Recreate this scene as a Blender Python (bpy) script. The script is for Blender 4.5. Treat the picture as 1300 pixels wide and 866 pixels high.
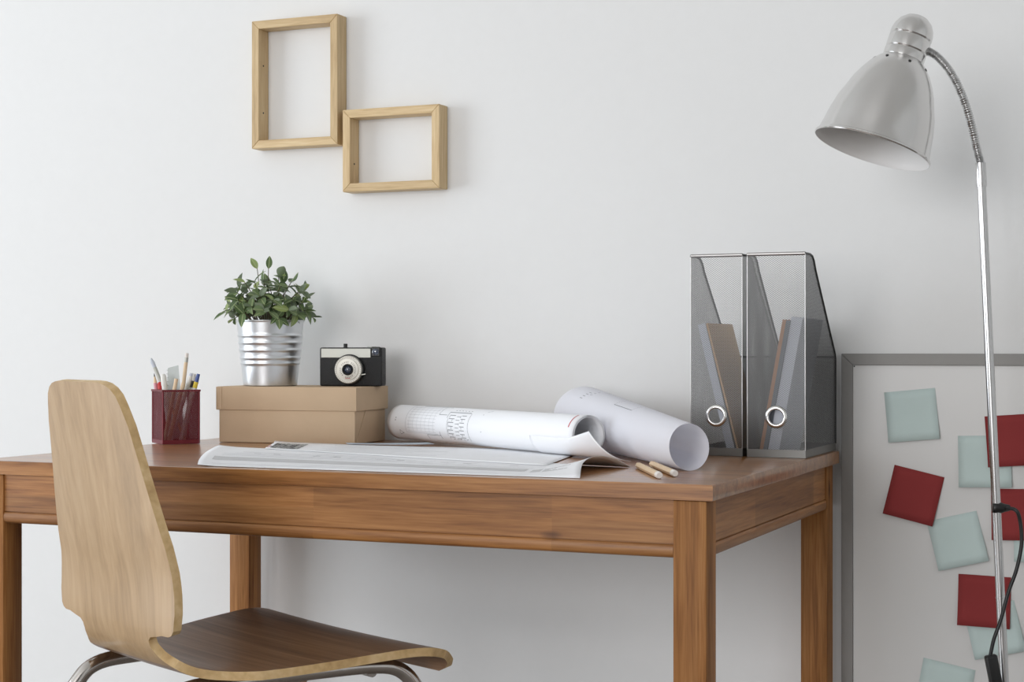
import bpy, bmesh, math, random
from mathutils import Vector, Matrix
R_ = math.radians
random.seed(11)
for o in list(bpy.data.objects): bpy.data.objects.remove(o)
scene = bpy.context.scene
C = scene.collection

# ------------------------------------------------------------ camera, world, lights, exposure
YAW = 0.406264
cam_d = bpy.data.cameras.new('camera'); cam = bpy.data.objects.new('camera', cam_d); C.objects.link(cam)
cam.location = (0, 0, 0.905); cam.rotation_euler = (R_(90), 0, YAW)
cam_d.sensor_width = 36; cam_d.lens = 2091.7 / 1300 * 36
cam_d.shift_y = -(433 - 442.0) / 1300 * 1.0
cam_d.clip_start = 0.05
scene.camera = cam
vs = scene.view_settings
vs.view_transform = 'Standard'; vs.look = 'None'; vs.gamma = 1; vs.use_curve_mapping = False
vs.exposure = 0.03
world = bpy.data.worlds.new('world'); scene.world = world; world.use_nodes = True
bg = world.node_tree.nodes['Background']; bg.inputs[0].default_value = (0.80, 0.88, 1.0, 1); bg.inputs[1].default_value = 1.5

def area(name, loc, rot, sx, sy, power, col):
    l = bpy.data.lights.new(name, 'AREA'); l.shape = 'RECTANGLE'; l.size = sx; l.size_y = sy
    l.energy = power; l.color = col
    o = bpy.data.objects.new(name, l); C.objects.link(o); o.location = loc; o.rotation_euler = rot
    return o
# daylight in the two windows of the room (left wall, and the wall behind the camera)
area('daylight_window_side', (-4.88, 0.20, 1.16), (0, R_(-90), 0), 2.08, 2.4, 80, (0.89, 0.95, 1.0))
area('daylight_window_rear', (-1.5, -2.98, 1.55), (R_(90), 0, 0), 2.6, 1.7, 84, (1.0, 0.985, 0.975))

# ------------------------------------------------------------ node helpers / materials
def srgb(r, g, b):
    f = lambda v: (v / 255 / 12.92) if v / 255 <= 0.04045 else ((v / 255 + 0.055) / 1.055) ** 2.4
    return (f(r), f(g), f(b), 1)
def newmat(name):
    m = bpy.data.materials.new(name); m.use_nodes = True
    nt = m.node_tree; b = nt.nodes['Principled BSDF']
    return m, nt, b
def plain(name, col, rough=0.6, metal=0.0, bump=0.0, bscale=200, spec=0.5, var=0.0, coat=0):
    m, nt, b = newmat(name)
    b.inputs['Base Color'].default_value = col; b.inputs['Roughness'].default_value = rough
    b.inputs['Metallic'].default_value = metal; b.inputs['Specular IOR Level'].default_value = spec
    b.inputs['Coat Weight'].default_value = coat
    tc = nt.nodes.new('ShaderNodeTexCoord'); n = nt.nodes.new('ShaderNodeTexNoise')
    n.inputs['Scale'].default_value = bscale; n.inputs['Detail'].default_value = 4
    nt.links.new(tc.outputs['Object'], n.inputs['Vector'])
    if bump:
        bp = nt.nodes.new('ShaderNodeBump'); bp.inputs['Strength'].default_value = bump; bp.inputs['Distance'].default_value = 0.002
        nt.links.new(n.outputs['Fac'], bp.inputs['Height']); nt.links.new(bp.outputs['Normal'], b.inputs['Normal'])
    if var:
        mx = nt.nodes.new('ShaderNodeMix'); mx.data_type = 'RGBA'; mx.blend_type = 'MULTIPLY'; mx.inputs[0].default_value = 1
        mr = nt.nodes.new('ShaderNodeMapRange'); mr.inputs[3].default_value = 1 - var; mr.inputs[4].default_value = 1 + var
        nt.links.new(n.outputs['Fac'], mr.inputs[0]); mx.inputs[6].default_value = col
        nt.links.new(mr.outputs[0], mx.inputs[7]); nt.links.new(mx.outputs[2], b.inputs['Base Color'])
    return m
def wood(name, dark, mid, light, grain=(3, 60, 60), rough=0.35, coat=0.25, spec=0.5, rnd=0.2, strip=None, stripvar=0.2, bump=0.08, knots=True):
    """grain: noise scale per object axis (small = along the fibre)"""
    m, nt, b = newmat(name); N = nt.nodes.new; L = nt.links.new
    tc = N('ShaderNodeTexCoord'); oi = N('ShaderNodeObjectInfo')
    off = N('ShaderNodeVectorMath'); off.operation = 'SCALE'; off.inputs[0].default_value = (7, 3, 5)
    L(oi.outputs['Random'], off.inputs['Scale'])
    add = N('ShaderNodeVectorMath'); add.operation = 'ADD'; L(tc.outputs['Object'], add.inputs[0]); L(off.outputs[0], add.inputs[1])
    mp = N('ShaderNodeMapping'); mp.inputs['Scale'].default_value = grain; L(add.outputs[0], mp.inputs['Vector'])
    n1 = N('ShaderNodeTexNoise'); n1.inputs['Scale'].default_value = 1; n1.inputs['Detail'].default_value = 5; n1.inputs['Roughness'].default_value = 0.6; n1.inputs['Distortion'].default_value = 0.5
    L(mp.outputs[0], n1.inputs['Vector'])
    mp2 = N('ShaderNodeMapping'); mp2.inputs['Scale'].default_value = [g * 5 for g in grain]; L(add.outputs[0], mp2.inputs['Vector'])
    n2 = N('ShaderNodeTexNoise'); n2.inputs['Scale'].default_value = 1; n2.inputs['Detail'].default_value = 3; L(mp2.outputs[0], n2.inputs['Vector'])
    mixf = N('ShaderNodeMath'); mixf.operation = 'MULTIPLY_ADD'; L(n2.outputs['Fac'], mixf.inputs[0]); mixf.inputs[1].default_value = 0.35; 
    sc = N('ShaderNodeMath'); sc.operation = 'MULTIPLY'; L(n1.outputs['Fac'], sc.inputs[0]); sc.inputs[1].default_value = 0.68
    L(sc.outputs[0], mixf.inputs[2])
    cr = N('ShaderNodeValToRGB'); e = cr.color_ramp.elements
    e[0].position = 0.34; e[0].color = dark; e[1].position = 0.68; e[1].color = light
    k = cr.color_ramp.elements.new(0.5); k.color = mid
    L(mixf.outputs[0], cr.inputs['Fac'])
    tone = N('ShaderNodeMapRange'); tone.inputs[3].default_value = 1 - rnd; tone.inputs[4].default_value = 1 + rnd * 0.7
    if strip:
        ms = N('ShaderNodeMapping'); ms.inputs['Scale'].default_value = strip; L(add.outputs[0], ms.inputs['Vector'])
        fl = N('ShaderNodeVectorMath'); fl.operation = 'FLOOR'; L(ms.outputs[0], fl.inputs[0])
        wn = N('ShaderNodeTexWhiteNoise'); wn.noise_dimensions = '3D'; L(fl.outputs[0], wn.inputs['Vector'])
        L(wn.outputs['Value'], tone.inputs[0]); tone.inputs[3].default_value = 1 - stripvar; tone.inputs[4].default_value = 1 + stripvar * 0.7
    else:
        L(oi.outputs['Random'], tone.inputs[0])
    mx = N('ShaderNodeMix'); mx.data_type = 'RGBA'; mx.blend_type = 'MULTIPLY'; mx.inputs[0].default_value = 1
    L(cr.outputs['Color'], mx.inputs[6]); L(tone.outputs[0], mx.inputs[7])
    out = mx.outputs[2]
    if knots:
        mk = N('ShaderNodeMapping'); mk.inputs['Scale'].default_value = [max(4.5, g * 0.14) for g in grain]; L(add.outputs[0], mk.inputs['Vector'])
        vo = N('ShaderNodeTexVoronoi'); vo.inputs['Scale'].default_value = 1; L(mk.outputs[0], vo.inputs['Vector'])
        kr = N('ShaderNodeValToRGB'); kr.color_ramp.elements[0].position = 0.03; kr.color_ramp.elements[0].color = (0.28, 0.2, 0.15, 1)
        kr.color_ramp.elements[1].position = 0.09; kr.color_ramp.elements[1].color = (1, 1, 1, 1)
        L(vo.outputs['Distance'], kr.inputs['Fac'])
        m2 = N('ShaderNodeMix'); m2.data_type = 'RGBA'; m2.blend_type = 'MULTIPLY'; m2.inputs[0].default_value = 1
        L(out, m2.inputs[6]); L(kr.outputs['Color'], m2.inputs[7]); out = m2.outputs[2]
    L(out, b.inputs['Base Color'])
    b.inputs['Specular IOR Level'].default_value = spec; b.inputs['Roughness'].default_value = rough; b.inputs['Coat Weight'].default_value = coat; b.inputs['Coat Roughness'].default_value = 0.18
    bp = N('ShaderNodeBump'); bp.inputs['Strength'].default_value = bump; bp.inputs['Distance'].default_value = 0.001
    L(mixf.outputs[0], bp.inputs['Height']); L(bp.outputs['Normal'], b.inputs['Normal'])
    return m
def brushed(name, col, rough=0.3, scale=(4, 4, 300), aniso=0.0, amt=0.12, radial=False):
    m, nt, b = newmat(name); N = nt.nodes.new; L = nt.links.new
    tc = N('ShaderNodeTexCoord'); mp = N('ShaderNodeMapping'); mp.inputs['Scale'].default_value = scale
    n = N('ShaderNodeTexNoise'); n.inputs['Scale'].default_value = 1; n.inputs['Detail'].default_value = 4
    L(tc.outputs['Object'], mp.inputs['Vector']); L(mp.outputs[0], n.inputs['Vector'])
    mr = N('ShaderNodeMapRange'); mr.inputs[3].default_value = rough - amt; mr.inputs[4].default_value = rough + amt
    L(n.outputs['Fac'], mr.inputs[0]); L(mr.outputs[0], b.inputs['Roughness'])
    b.inputs['Base Color'].default_value = col; b.inputs['Metallic'].default_value = 1
    b.inputs['Anisotropic'].default_value = aniso
    if radial:
        b.inputs['Anisotropic Rotation'].default_value = 0.25
        tg = N('ShaderNodeTangent'); tg.direction_type = 'RADIAL'; tg.axis = 'Z'; L(tg.outputs[0], b.inputs['Tangent'])
    return m

M = {}
M['wall'] = plain('wall_paint', srgb(232, 232, 231), 0.85, bump=0.12, bscale=55, spec=0.2, var=0.012)
M['floor'] = wood('floor_boards', srgb(104, 96, 90), srgb(122, 114, 108), srgb(136, 128, 121), grain=(2, 30, 30), knots=False)
M['wallgrey'] = plain('wall_paint_grey', srgb(150, 148, 146), 0.85, spec=0.2)
M['ceiling'] = plain('ceiling_paint', srgb(238, 238, 236), 0.9)
pine = (srgb(116, 71, 33), srgb(154, 103, 55), srgb(180, 128, 76))
M['top'] = wood('desk_top_pine', *pine, grain=(3.2, 75, 75), rough=0.3, coat=0.5, rnd=0.13)
M['apx'] = wood('desk_apron_pine', *pine, grain=(3.2, 75, 75), rough=0.45, coat=0.05, strip=(2.9, 1, 27), stripvar=0.2)
M['apy'] = wood('desk_side_apron_pine', *pine, grain=(75, 3.2, 75), rough=0.45, coat=0.05, strip=(1, 2.9, 27), stripvar=0.2)
M['leg'] = wood('desk_leg_pine', *pine, grain=(75, 75, 3.2), rough=0.5, coat=0.0, spec=0.2, strip=(52, 52, 1.2), stripvar=0.22)
M['frame_h'] = wood('frame_wood_horizontal', srgb(178, 148, 106), srgb(206, 178, 134), srgb(222, 198, 156), grain=(5, 90, 90), rough=0.5, coat=0, rnd=0.06, knots=False)
M['frame_v'] = wood('frame_wood_vertical', srgb(178, 148, 106), srgb(206, 178, 134), srgb(222, 198, 156), grain=(90, 90, 5), rough=0.5, coat=0, rnd=0.06, knots=False)
M['ply'] = wood('chair_veneer', srgb(156, 127, 92), srgb(173, 143, 106), srgb(184, 155, 119), grain=(34, 34, 1.2), rough=0.42, coat=0.15, rnd=0.03, knots=False, strip=(26, 0.01, 0.01), stripvar=0.07)
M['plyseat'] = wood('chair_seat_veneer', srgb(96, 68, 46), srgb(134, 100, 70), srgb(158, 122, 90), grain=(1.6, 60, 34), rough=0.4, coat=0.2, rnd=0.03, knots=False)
M['plyedge'] = wood('chair_ply_edge', srgb(182, 148, 100), srgb(206, 174, 124), srgb(222, 194, 148), grain=(20, 20, 20), rough=0.5, coat=0, rnd=0.03, knots=False)
M['chrome'] = brushed('chair_tube_steel', (0.55, 0.52, 0.49, 1), 0.16, (10, 10, 10), amt=0.04)
M['alu'] = brushed('lamp_brushed_aluminium', (0.72, 0.71, 0.70, 1), 0.21, (6, 6, 420), aniso=0.85, amt=0.012, radial=True)
M['polem'] = brushed('lamp_pole_steel', (0.62, 0.62, 0.62, 1), 0.27, (200, 200, 5), amt=0.05)
M['lampwhite'] = plain('lamp_inside_enamel', srgb(222, 220, 218), 0.5)
M['black'] = plain('black_plastic', srgb(22, 22, 22), 0.4)
M['zinc'] = brushed('pot_zinc', (0.70, 0.72, 0.74, 1), 0.33, (9, 9, 5), amt=0.07)
M['meshsteel'] = plain('file_mesh_steel', srgb(132, 132, 132), 0.4, 0.6)
M['rimsteel'] = brushed('file_rim_steel', (0.50, 0.49, 0.48, 1), 0.33, (30, 30, 30))
M['traysteel'] = plain('file_tray_steel', srgb(128, 127, 124), 0.45, 0.6)
M['rimdark'] = plain('file_edge_wire', srgb(62, 62, 62), 0.45, 0.7)
M['ring'] = brushed('file_ring_nickel', (0.80, 0.79, 0.77, 1), 0.22, (30, 30, 30))
M['redmesh'] = plain('cup_red_mesh', srgb(108, 27, 37), 0.45, 0.2)
M['kraft'] = plain('kraft_paper', srgb(198, 172, 143), 0.8, bump=0.7, bscale=16, var=0.07, spec=0.25)
M['paper'] = plain('drawing_paper', srgb(244, 245, 248), 0.75, var=0.01, bscale=12, spec=0.3)
M['paperblue'] = plain('tracing_paper', srgb(206, 216, 226), 0.75, spec=0.3)
def translucent(m, k):
    nt = m.node_tree; b = nt.nodes['Principled BSDF']; tr = nt.nodes.new('ShaderNodeBsdfTranslucent'); ms = nt.nodes.new('ShaderNodeMixShader')
    if b.inputs['Base Color'].links: nt.links.new(b.inputs['Base Color'].links[0].from_socket, tr.inputs['Color'])
    else: tr.inputs['Color'].default_value = b.inputs['Base Color'].default_value
    ms.inputs[0].default_value = k; nt.links.new(b.outputs[0], ms.inputs[1]); nt.links.new(tr.outputs[0], ms.inputs[2])
    nt.links.new(ms.outputs[0], nt.nodes['Material Output'].inputs['Surface'])
M['paperroll'] = plain('rolled_paper', srgb(244, 244, 250), 0.75, var=0.01, bscale=12, spec=0.3)
translucent(M['paperroll'], 0.25); translucent(M['paperblue'], 0.3)
M['ink'] = plain('drawing_ink', srgb(120, 122, 126), 0.8)
M['inkfaint'] = plain('drawing_faint_ink', srgb(196, 198, 202), 0.8)
M['inkband'] = plain('drawing_grey_band', srgb(206, 206, 208), 0.8)
M['inkred'] = plain('drawing_red_ink', srgb(190, 60, 70), 0.8)
M['soil'] = plain('soil', srgb(40, 32, 26), 0.95, bump=1.0, bscale=150, var=0.4)
M['stem'] = plain('plant_stem', srgb(84, 74, 52), 0.7)
M['leather'] = plain('camera_leatherette', srgb(20, 20, 21), 0.5, bump=0.6, bscale=900)
M['camsilver'] = plain('camera_plate', srgb(190, 190, 182), 0.5, 0.5)
M['lensring'] = plain('camera_lens_ring', srgb(196, 193, 184), 0.42, 0.4)
M['glass'] = plain('lens_glass', srgb(40, 52, 74), 0.06, 0.0, spec=1.0, coat=1)
M['boardframe'] = plain('board_frame_aluminium', srgb(134, 132, 129), 0.5, 0.25, var=0.03, bscale=60)
M['board'] = plain('board_enamel', srgb(216, 215, 213), 0.25, spec=0.35)
M['notered'] = plain('note_red', srgb(142, 58, 58), 0.85, var=0.04, bscale=30, spec=0.15)
M['notepale'] = plain('note_pale', srgb(198, 214, 211), 0.85, var=0.03, bscale=30, spec=0.15)
M['pencilwood'] = plain('pencil_wood', srgb(228, 202, 168), 0.6, var=0.06, bscale=90)
M['white'] = plain('white_plastic', srgb(228, 226, 220), 0.4)
M['folder'] = plain('folder_kraft', srgb(212, 174, 130), 0.8, var=0.04, bscale=30)
M['folderbrown'] = plain('folder_brown', srgb(172, 120, 80), 0.8, var=0.04, bscale=30)
M['greypaper'] = plain('grey_paper', srgb(198, 202, 212), 0.7)
M['darkgrey'] = plain('dark_grey_card', srgb(92, 96, 104), 0.7)
M['eraser'] = plain('eraser_white', srgb(232, 226, 220), 0.7)
M['lead'] = plain('pencil_lead', srgb(50, 46, 46), 0.5)
M['pink'] = plain('pencil_pink', srgb(214, 150, 160), 0.5)
M['yellow'] = plain('pen_yellow', srgb(222, 196, 60), 0.5)
M['blue'] = plain('pen_blue', srgb(70, 90, 150), 0.5)
M['redpen'] = plain('pen_red', srgb(190, 40, 40), 0.5)
def clear_mat():
    m, nt, b = newmat('clear_plastic'); b.inputs['Base Color'].default_value = srgb(232, 238, 236)
    b.inputs['Roughness'].default_value = 0.15; b.inputs['Transmission Weight'].default_value = 0.35; b.inputs['IOR'].default_value = 1.3
    return m
M['clear'] = clear_mat()
def leaf_mat():
    m, nt, b = newmat('leaf_green'); N = nt.nodes.new; L = nt.links.new
    oi = N('ShaderNodeObjectInfo'); tc = N('ShaderNodeTexCoord')
    cr = N('ShaderNodeValToRGB'); e = cr.color_ramp.elements
    e[0].color = srgb(70, 92, 54); e[1].color = srgb(152, 168, 96)
    k = e.new(0.4); k.color = srgb(96, 118, 74); k = e.new(0.75); k.color = srgb(122, 142, 98)
    L(oi.outputs['Random'], cr.inputs['Fac'])
    # pale central vein
    sx = N('ShaderNodeSeparateXYZ'); L(tc.outputs['Object'], sx.inputs[0])
    ab = N('ShaderNodeMath'); ab.operation = 'ABSOLUTE'; L(sx.outputs['X'], ab.inputs[0])
    lt = N('ShaderNodeMath'); lt.operation = 'LESS_THAN'; L(ab.outputs[0], lt.inputs[0]); lt.inputs[1].default_value = 0.0007
    mx = N('ShaderNodeMix'); mx.data_type = 'RGBA'; L(lt.outputs[0], mx.inputs[0]); L(cr.outputs['Color'], mx.inputs[6]); mx.inputs[7].default_value = srgb(164, 176, 128)
    gm = N('ShaderNodeNewGeometry'); m2 = N('ShaderNodeMix'); m2.data_type = 'RGBA'; L(gm.outputs['Backfacing'], m2.inputs[0])
    L(mx.outputs[2], m2.inputs[6]); m2.inputs[7].default_value = srgb(132, 146, 120)
    L(m2.outputs[2], b.inputs['Base Color']); b.inputs['Roughness'].default_value = 0.45
    b.inputs['Subsurface Weight'].default_value = 0.0
    tr = N('ShaderNodeBsdfTranslucent'); L(m2.outputs[2], tr.inputs['Color'])
    ms = N('ShaderNodeMixShader'); ms.inputs[0].default_value = 0.2
    L(b.outputs[0], ms.inputs[1]); L(tr.outputs[0], ms.inputs[2])
    L(ms.outputs[0], nt.nodes['Material Output'].inputs['Surface'])
    return m
M['leaf'] = leaf_mat()

# ------------------------------------------------------------ mesh helpers
class MB:
    """collects faces; build() links them as one mesh object"""
    def __init__(s): s.v = []; s.f = []; s.mi = []
    def add(s, vs, fs, mi=0):
        k = len(s.v); s.v += [tuple(v) for v in vs]; s.f += [tuple(i + k for i in f) for f in fs]; s.mi += [mi] * len(fs); return s
    def box(s, lo, hi, mi=0):
        x0, y0, z0 = lo; x1, y1, z1 = hi
        return s.add([(x0,y0,z0),(x1,y0,z0),(x1,y1,z0),(x0,y1,z0),(x0,y0,z1),(x1,y0,z1),(x1,y1,z1),(x0,y1,z1)],
                     [(0,3,2,1),(4,5,6,7),(0,1,5,4),(1,2,6,5),(2,3,7,6),(3,0,4,7)], mi)
    def bar(s, a, b, w, t, nrm):
        a = Vector(a); b = Vector(b); d = (b - a).normalized(); n = Vector(nrm).normalized(); u = d.cross(n).normalized() * (w / 2); n = n * (t / 2)
        c = [a - u - n, a + u - n, a + u + n, a - u + n, b - u - n, b + u - n, b + u + n, b - u + n]
        return s.add(c, [(0,1,5,4),(1,2,6,5),(2,3,7,6),(3,0,4,7)])
    def lathe(s, prof, n=48, cap0=True, cap1=True, mi=0):
        vs = [(r * math.cos(2*math.pi*i/n), r * math.sin(2*math.pi*i/n), z) for r, z in prof for i in range(n)]
        fs = [(j*n+i, j*n+(i+1)%n, (j+1)*n+(i+1)%n, (j+1)*n+i) for j in range(len(prof)-1) for i in range(n)]
        if cap0: fs.append(tuple(range(n-1, -1, -1)))
        if cap1: fs.append(tuple((len(prof)-1)*n + i for i in range(n)))
        return s.add(vs, fs, mi)
    def tube(s, path, rad, n=12, caps=True, mi=0):
        P = [Vector(p) for p in path]; rr = rad if isinstance(rad, (list, tuple)) else [rad]*len(P)
        T = [(P[min(i+1,len(P)-1)] - P[max(i-1,0)]).normalized() for i in range(len(P))]
        up = Vector((0,0,1)) if abs(T[0].z) < 0.9 else Vector((1,0,0))
        u = T[0].cross(up).normalized(); vs = []
        for i in range(len(P)):
            u = (u - T[i] * u.dot(T[i])).normalized(); w = T[i].cross(u)
            for k in range(n):
                a = 2*math.pi*k/n; vs.append(P[i] + (u*math.cos(a) + w*math.sin(a)) * rr[i])
        fs = [(j*n+i, j*n+(i+1)%n, (j+1)*n+(i+1)%n, (j+1)*n+i) for j in range(len(P)-1) for i in range(n)]
        if caps: fs.append(tuple(range(n-1,-1,-1))); fs.append(tuple((len(P)-1)*n+i for i in range(n)))
        return s.add(vs, fs, mi)
    def extrude(s, poly, x0, x1, axis='x'):
        n = len(poly)
        mk = (lambda a, p: (a, p[0], p[1])) if axis == 'x' else (lambda a, p: (p[0], a, p[1]))
        vs = [mk(x0, p) for p in poly] + [mk(x1, p) for p in poly]
        fs = [(i, (i+1)%n, n+(i+1)%n, n+i) for i in range(n)] + [tuple(range(n-1,-1,-1)), tuple(range(n, 2*n))]
        return s.add(vs, fs)
    def grid(s, rows, mi=0, flip=False):
        n = len(rows[0]); vs = [p for r in rows for p in r]
        fs = [(j*n+i, j*n+i+1, (j+1)*n+i+1, (j+1)*n+i) for j in range(len(rows)-1) for i in range(n-1)]
        if flip: fs = [f[::-1] for f in fs]
        return s.add(vs, fs, mi)
    def mesh(s, name):
        me = bpy.data.meshes.new(name); me.from_pydata(s.v, [], s.f)
        for p, i in zip(me.polygons, s.mi): p.material_index = i
        bm = bmesh.new(); bm.from_mesh(me); bmesh.ops.recalc_face_normals(bm, faces=bm.faces); bm.to_mesh(me); bm.free()
        return me
    def build(s, name, mats, parent=None, smooth=None, bevel=0, bseg=2, solid=0, weld=False, subsurf=0):
        o = bpy.data.objects.new(name, s.mesh(name)); C.objects.link(o)
        for m in (mats if isinstance(mats, (list, tuple)) else [mats]): o.data.materials.append(M[m])
        o.parent = parent
        finish(o, smooth, bevel, bseg, solid, weld, subsurf)
        return o
def finish(o, smooth=None, bevel=0, bseg=2, solid=0, weld=False, subsurf=0):
    if weld or bevel or solid:
        bm = bmesh.new(); bm.from_mesh(o.data)
        if weld: bmesh.ops.remove_doubles(bm, verts=bm.verts, dist=1e-5)
        if bevel: 
            es = [e for e in bm.edges if len(e.link_faces) == 2 and e.calc_face_angle(0) > 0.5]
            bmesh.ops.bevel(bm, geom=es, offset=bevel, segments=bseg, affect='EDGES', profile=0.5)
        bm.to_mesh(o.data); bm.free()
    if solid:
        md = o.modifiers.new('thickness', 'SOLIDIFY'); md.thickness = solid; md.offset = 0
    if smooth is not None:
        o.data.polygons.foreach_set('use_smooth', [True]*len(o.data.polygons))
        o.data.set_sharp_from_angle(angle=R_(smooth))
def thing(name, label, cat, loc=(0,0,0), rz=0, group=None):
    o = bpy.data.objects.new(name, None); C.objects.link(o); o.location = loc; o.rotation_euler = (0,0,rz)
    o.empty_display_size = 0.05
    return tag(o, label, cat, group)
def tag(o, label, cat, group=None):
    o['label'] = label; o['category'] = cat
    if group: o['group'] = group
    return o
def struct(o, label=None):
    o['kind'] = 'structure'
    if label: o['label'] = label
    return o
def catmull(P, n=8):
    P = [Vector(p) for p in P]; Q = [P[0]*2 - P[1]] + P + [P[-1]*2 - P[-2]]; out = []
    for i in range(1, len(Q)-2):
        for k in range(n):
            t = k/n; a,b,c,d = Q[i-1],Q[i],Q[i+1],Q[i+2]
            out.append(0.5*((2*b) + (c-a)*t + (2*a-5*b+4*c-d)*t*t + (3*b-a-3*c+d)*t**3))
    out.append(P[-1]); return out
def axis_matrix(origin, z_dir, x_hint=(1,0,0)):
    z = Vector(z_dir).normalized(); x = Vector(x_hint); x = (x - z*x.dot(z)).normalized(); y = z.cross(x)
    m = Matrix((x, y, z)).transposed().to_4x4(); m.translation = Vector(origin); return m

# ------------------------------------------------------------ the room
WALL = 2.665
XL, XR, YF, ZC = -4.9, 2.3, -3.0, 2.65
struct(MB().box((XL-0.1, YF-0.1, -0.05), (XR+0.1, WALL+0.1, 0)).build('floor', 'floor'), 'pale wooden floor of the room')
struct(MB().box((XL-0.1, YF-0.1, ZC), (XR+0.1, WALL+0.1, ZC+0.05)).build('ceiling', 'ceiling'), 'white ceiling of the room')
struct(MB().box((XL-0.1, WALL, 0), (XR+0.1, WALL+0.1, ZC)).build('wall_back', 'wall'), 'white plastered wall behind the desk')
struct(MB().box((XR, YF, 0), (XR+0.1, WALL, ZC)).build('wall_right', 'wall'), 'white wall on the right side of the room')
def wall_with_hole(name, label, axis, pos, a0, a1, h0, h1, z0, z1):
    b = MB()
    def bx(p0, p1, q0, q1):
        if axis == 'x': b.box((pos[0], p0, q0), (pos[1], p1, q1))
        else: b.box((p0, pos[0], q0), (p1, pos[1], q1))
    bx(a0, h0, 0, ZC); bx(h1, a1, 0, ZC); bx(h0, h1, 0, z0); bx(h0, h1, z1, ZC)
    return struct(b.build(name, 'wallgrey' if axis == 'y' else 'wall'), label)
wall_with_hole('wall_left', 'white wall with a window on the left side', 'x', (XL-0.1, XL), YF, WALL, -1.00, 1.40, 0.12, 2.20)
wall_with_hole('wall_front', 'grey wall with a window behind the viewer', 'y', (YF-0.1, YF), XL, XR, -2.8, -0.2, 0.70, 2.40)
def window(name, label, axis, p, h0, h1, z0, z1):
    b = MB(); w = 0.05
    def bx(p0, p1, q0, q1):
        if axis == 'x': b.box((p-0.05, p0, q0), (p-0.02, p1, q1))
        else: b.box((p0, p-0.05, q0), (p1, p-0.02, q1))
    bx(h0, h1, z0, z0+w); bx(h0, h1, z1-w, z1); bx(h0, h0+w, z0+w, z1-w); bx(h1-w, h1, z0+w, z1-w)
    c = (h0+h1)/2; bx(c-w/2, c+w/2, z0+w, z1-w)
    return struct(b.build(name, 'white'), label)
window('window_1', 'white framed window in the left wall', 'x', XL-0.02, -1.00, 1.40, 0.12, 2.20)
window('window_2', 'white framed window in the wall behind the viewer', 'y', YF-0.02, -2.8, -0.2, 0.70, 2.40)

# ------------------------------------------------------------ desk
DX0, DX1, DY0, DY1, DT = -1.691, -0.5625, 1.920, 2.635, 0.74
TH, LO, LOY, LW, AH = 0.0204, 0.009, 0.0036, 0.0425, 0.0710
dcx, dcy = (DX0+DX1)/2, (DY0+DY1)/2
desk = thing('desk', 'brown pine desk with square legs holding papers, box and file holders', 'desk', (dcx, dcy, 0))
hx, hy = (DX1-DX0)/2, (DY1-DY0)/2
NS = 14; sw = 2*hy/NS
for i in range(NS):
    bm = bmesh.new(); bmesh.ops.create_cube(bm, size=1)
    for v in bm.verts: v.co = Vector((v.co.x*2*hx, v.co.y*sw, v.co.z*TH))
    def sel(fn): return [e for e in bm.edges if all(fn(v.co) for v in e.verts)]
    big = [e for e in bm.edges if (i == 0 and all(v.co.y < 0 for v in e.verts)) or (i == NS-1 and all(v.co.y > 0 for v in e.verts))]
    ends = [e for e in bm.edges if e not in big and abs(e.verts[0].co.x - e.verts[1].co.x) < 1e-6 and abs(e.verts[0].co.y - e.verts[1].co.y) > 1e-6]
    seam = [e for e in bm.edges if e not in big and abs(e.verts[0].co.x - e.verts[1].co.x) > 1e-6 and e.verts[0].co.z > 0]
    bmesh.ops.bevel(bm, geom=ends, offset=0.0022, segments=2, affect='EDGES', profile=0.5)
    big = [e for e in bm.edges if abs(e.verts[0].co.x - e.verts[1].co.x) > 0.5 and ((i == 0 and e.verts[0].co.y < 0) or (i == NS-1 and e.verts[0].co.y > 0)) and abs(abs(e.verts[0].co.y) - sw/2) < 1e-5 and abs(abs(e.verts[0].co.z) - TH/2) < 1e-5]
    if big: bmesh.ops.bevel(bm, geom=big, offset=0.0035, segments=3, affect='EDGES', profile=0.5)
    seam = [e for e in bm.edges if abs(e.verts[0].co.x - e.verts[1].co.x) > 0.5 and abs(abs(e.verts[0].co.y) - sw/2) < 1e-5 and abs(e.verts[0].co.z - TH/2) < 1e-5]
    if seam: bmesh.ops.bevel(bm, geom=seam, offset=0.0003, segments=1, affect='EDGES')
    me = bpy.data.meshes.new('plank'); bm.to_mesh(me); bm.free()
    o = bpy.data.objects.new('plank', me); C.objects.link(o); me.materials.append(M['top']); o.parent = desk
    o.location = (0, -hy + sw*(i+0.5), DT - TH/2); finish(o, smooth=30)
lz = DT - TH
legm = MB().box((-LW/2, -LW/2, 0), (LW/2, LW/2, lz))
for sx in (-1, 1):
    for sy in (-1, 1):
        o = legm.build('leg', 'leg', desk, bevel=0.0022, smooth=40)
        o.location = (sx*(hx-LO-LW/2), sy*(hy-LOY-LW/2), 0)
def apron_profile():
    # (outward, z) with a groove and a rounded bead along the lower edge
    z0 = lz - AH; p = [(-0.020, lz), (0, lz), (0, z0+0.0175), (-0.0022, z0+0.0172), (-0.0022, z0+0.0162)]
    for k in range(7):
        a = math.pi/2 - math.pi*k/6; p.append((0.0008 + 0.0028*math.cos(a) - 0.001, z0+0.0085+0.0075*math.sin(a)))
    p += [(-0.002, z0), (-0.020, z0)]
    return p
ax0, ax1 = -hx+LO+LW, hx-LO-LW
ay0, ay1 = -hy+LOY+LW, hy-LOY-LW
ins = 0.0035
for sgn in (-1, 1):
    prof = [(sgn*(hy-LOY-ins+q), z) for q, z in apron_profile()]
    MB().extrude(prof, ax0, ax1, 'x').build('apron', 'apx', desk, smooth=35)
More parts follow.
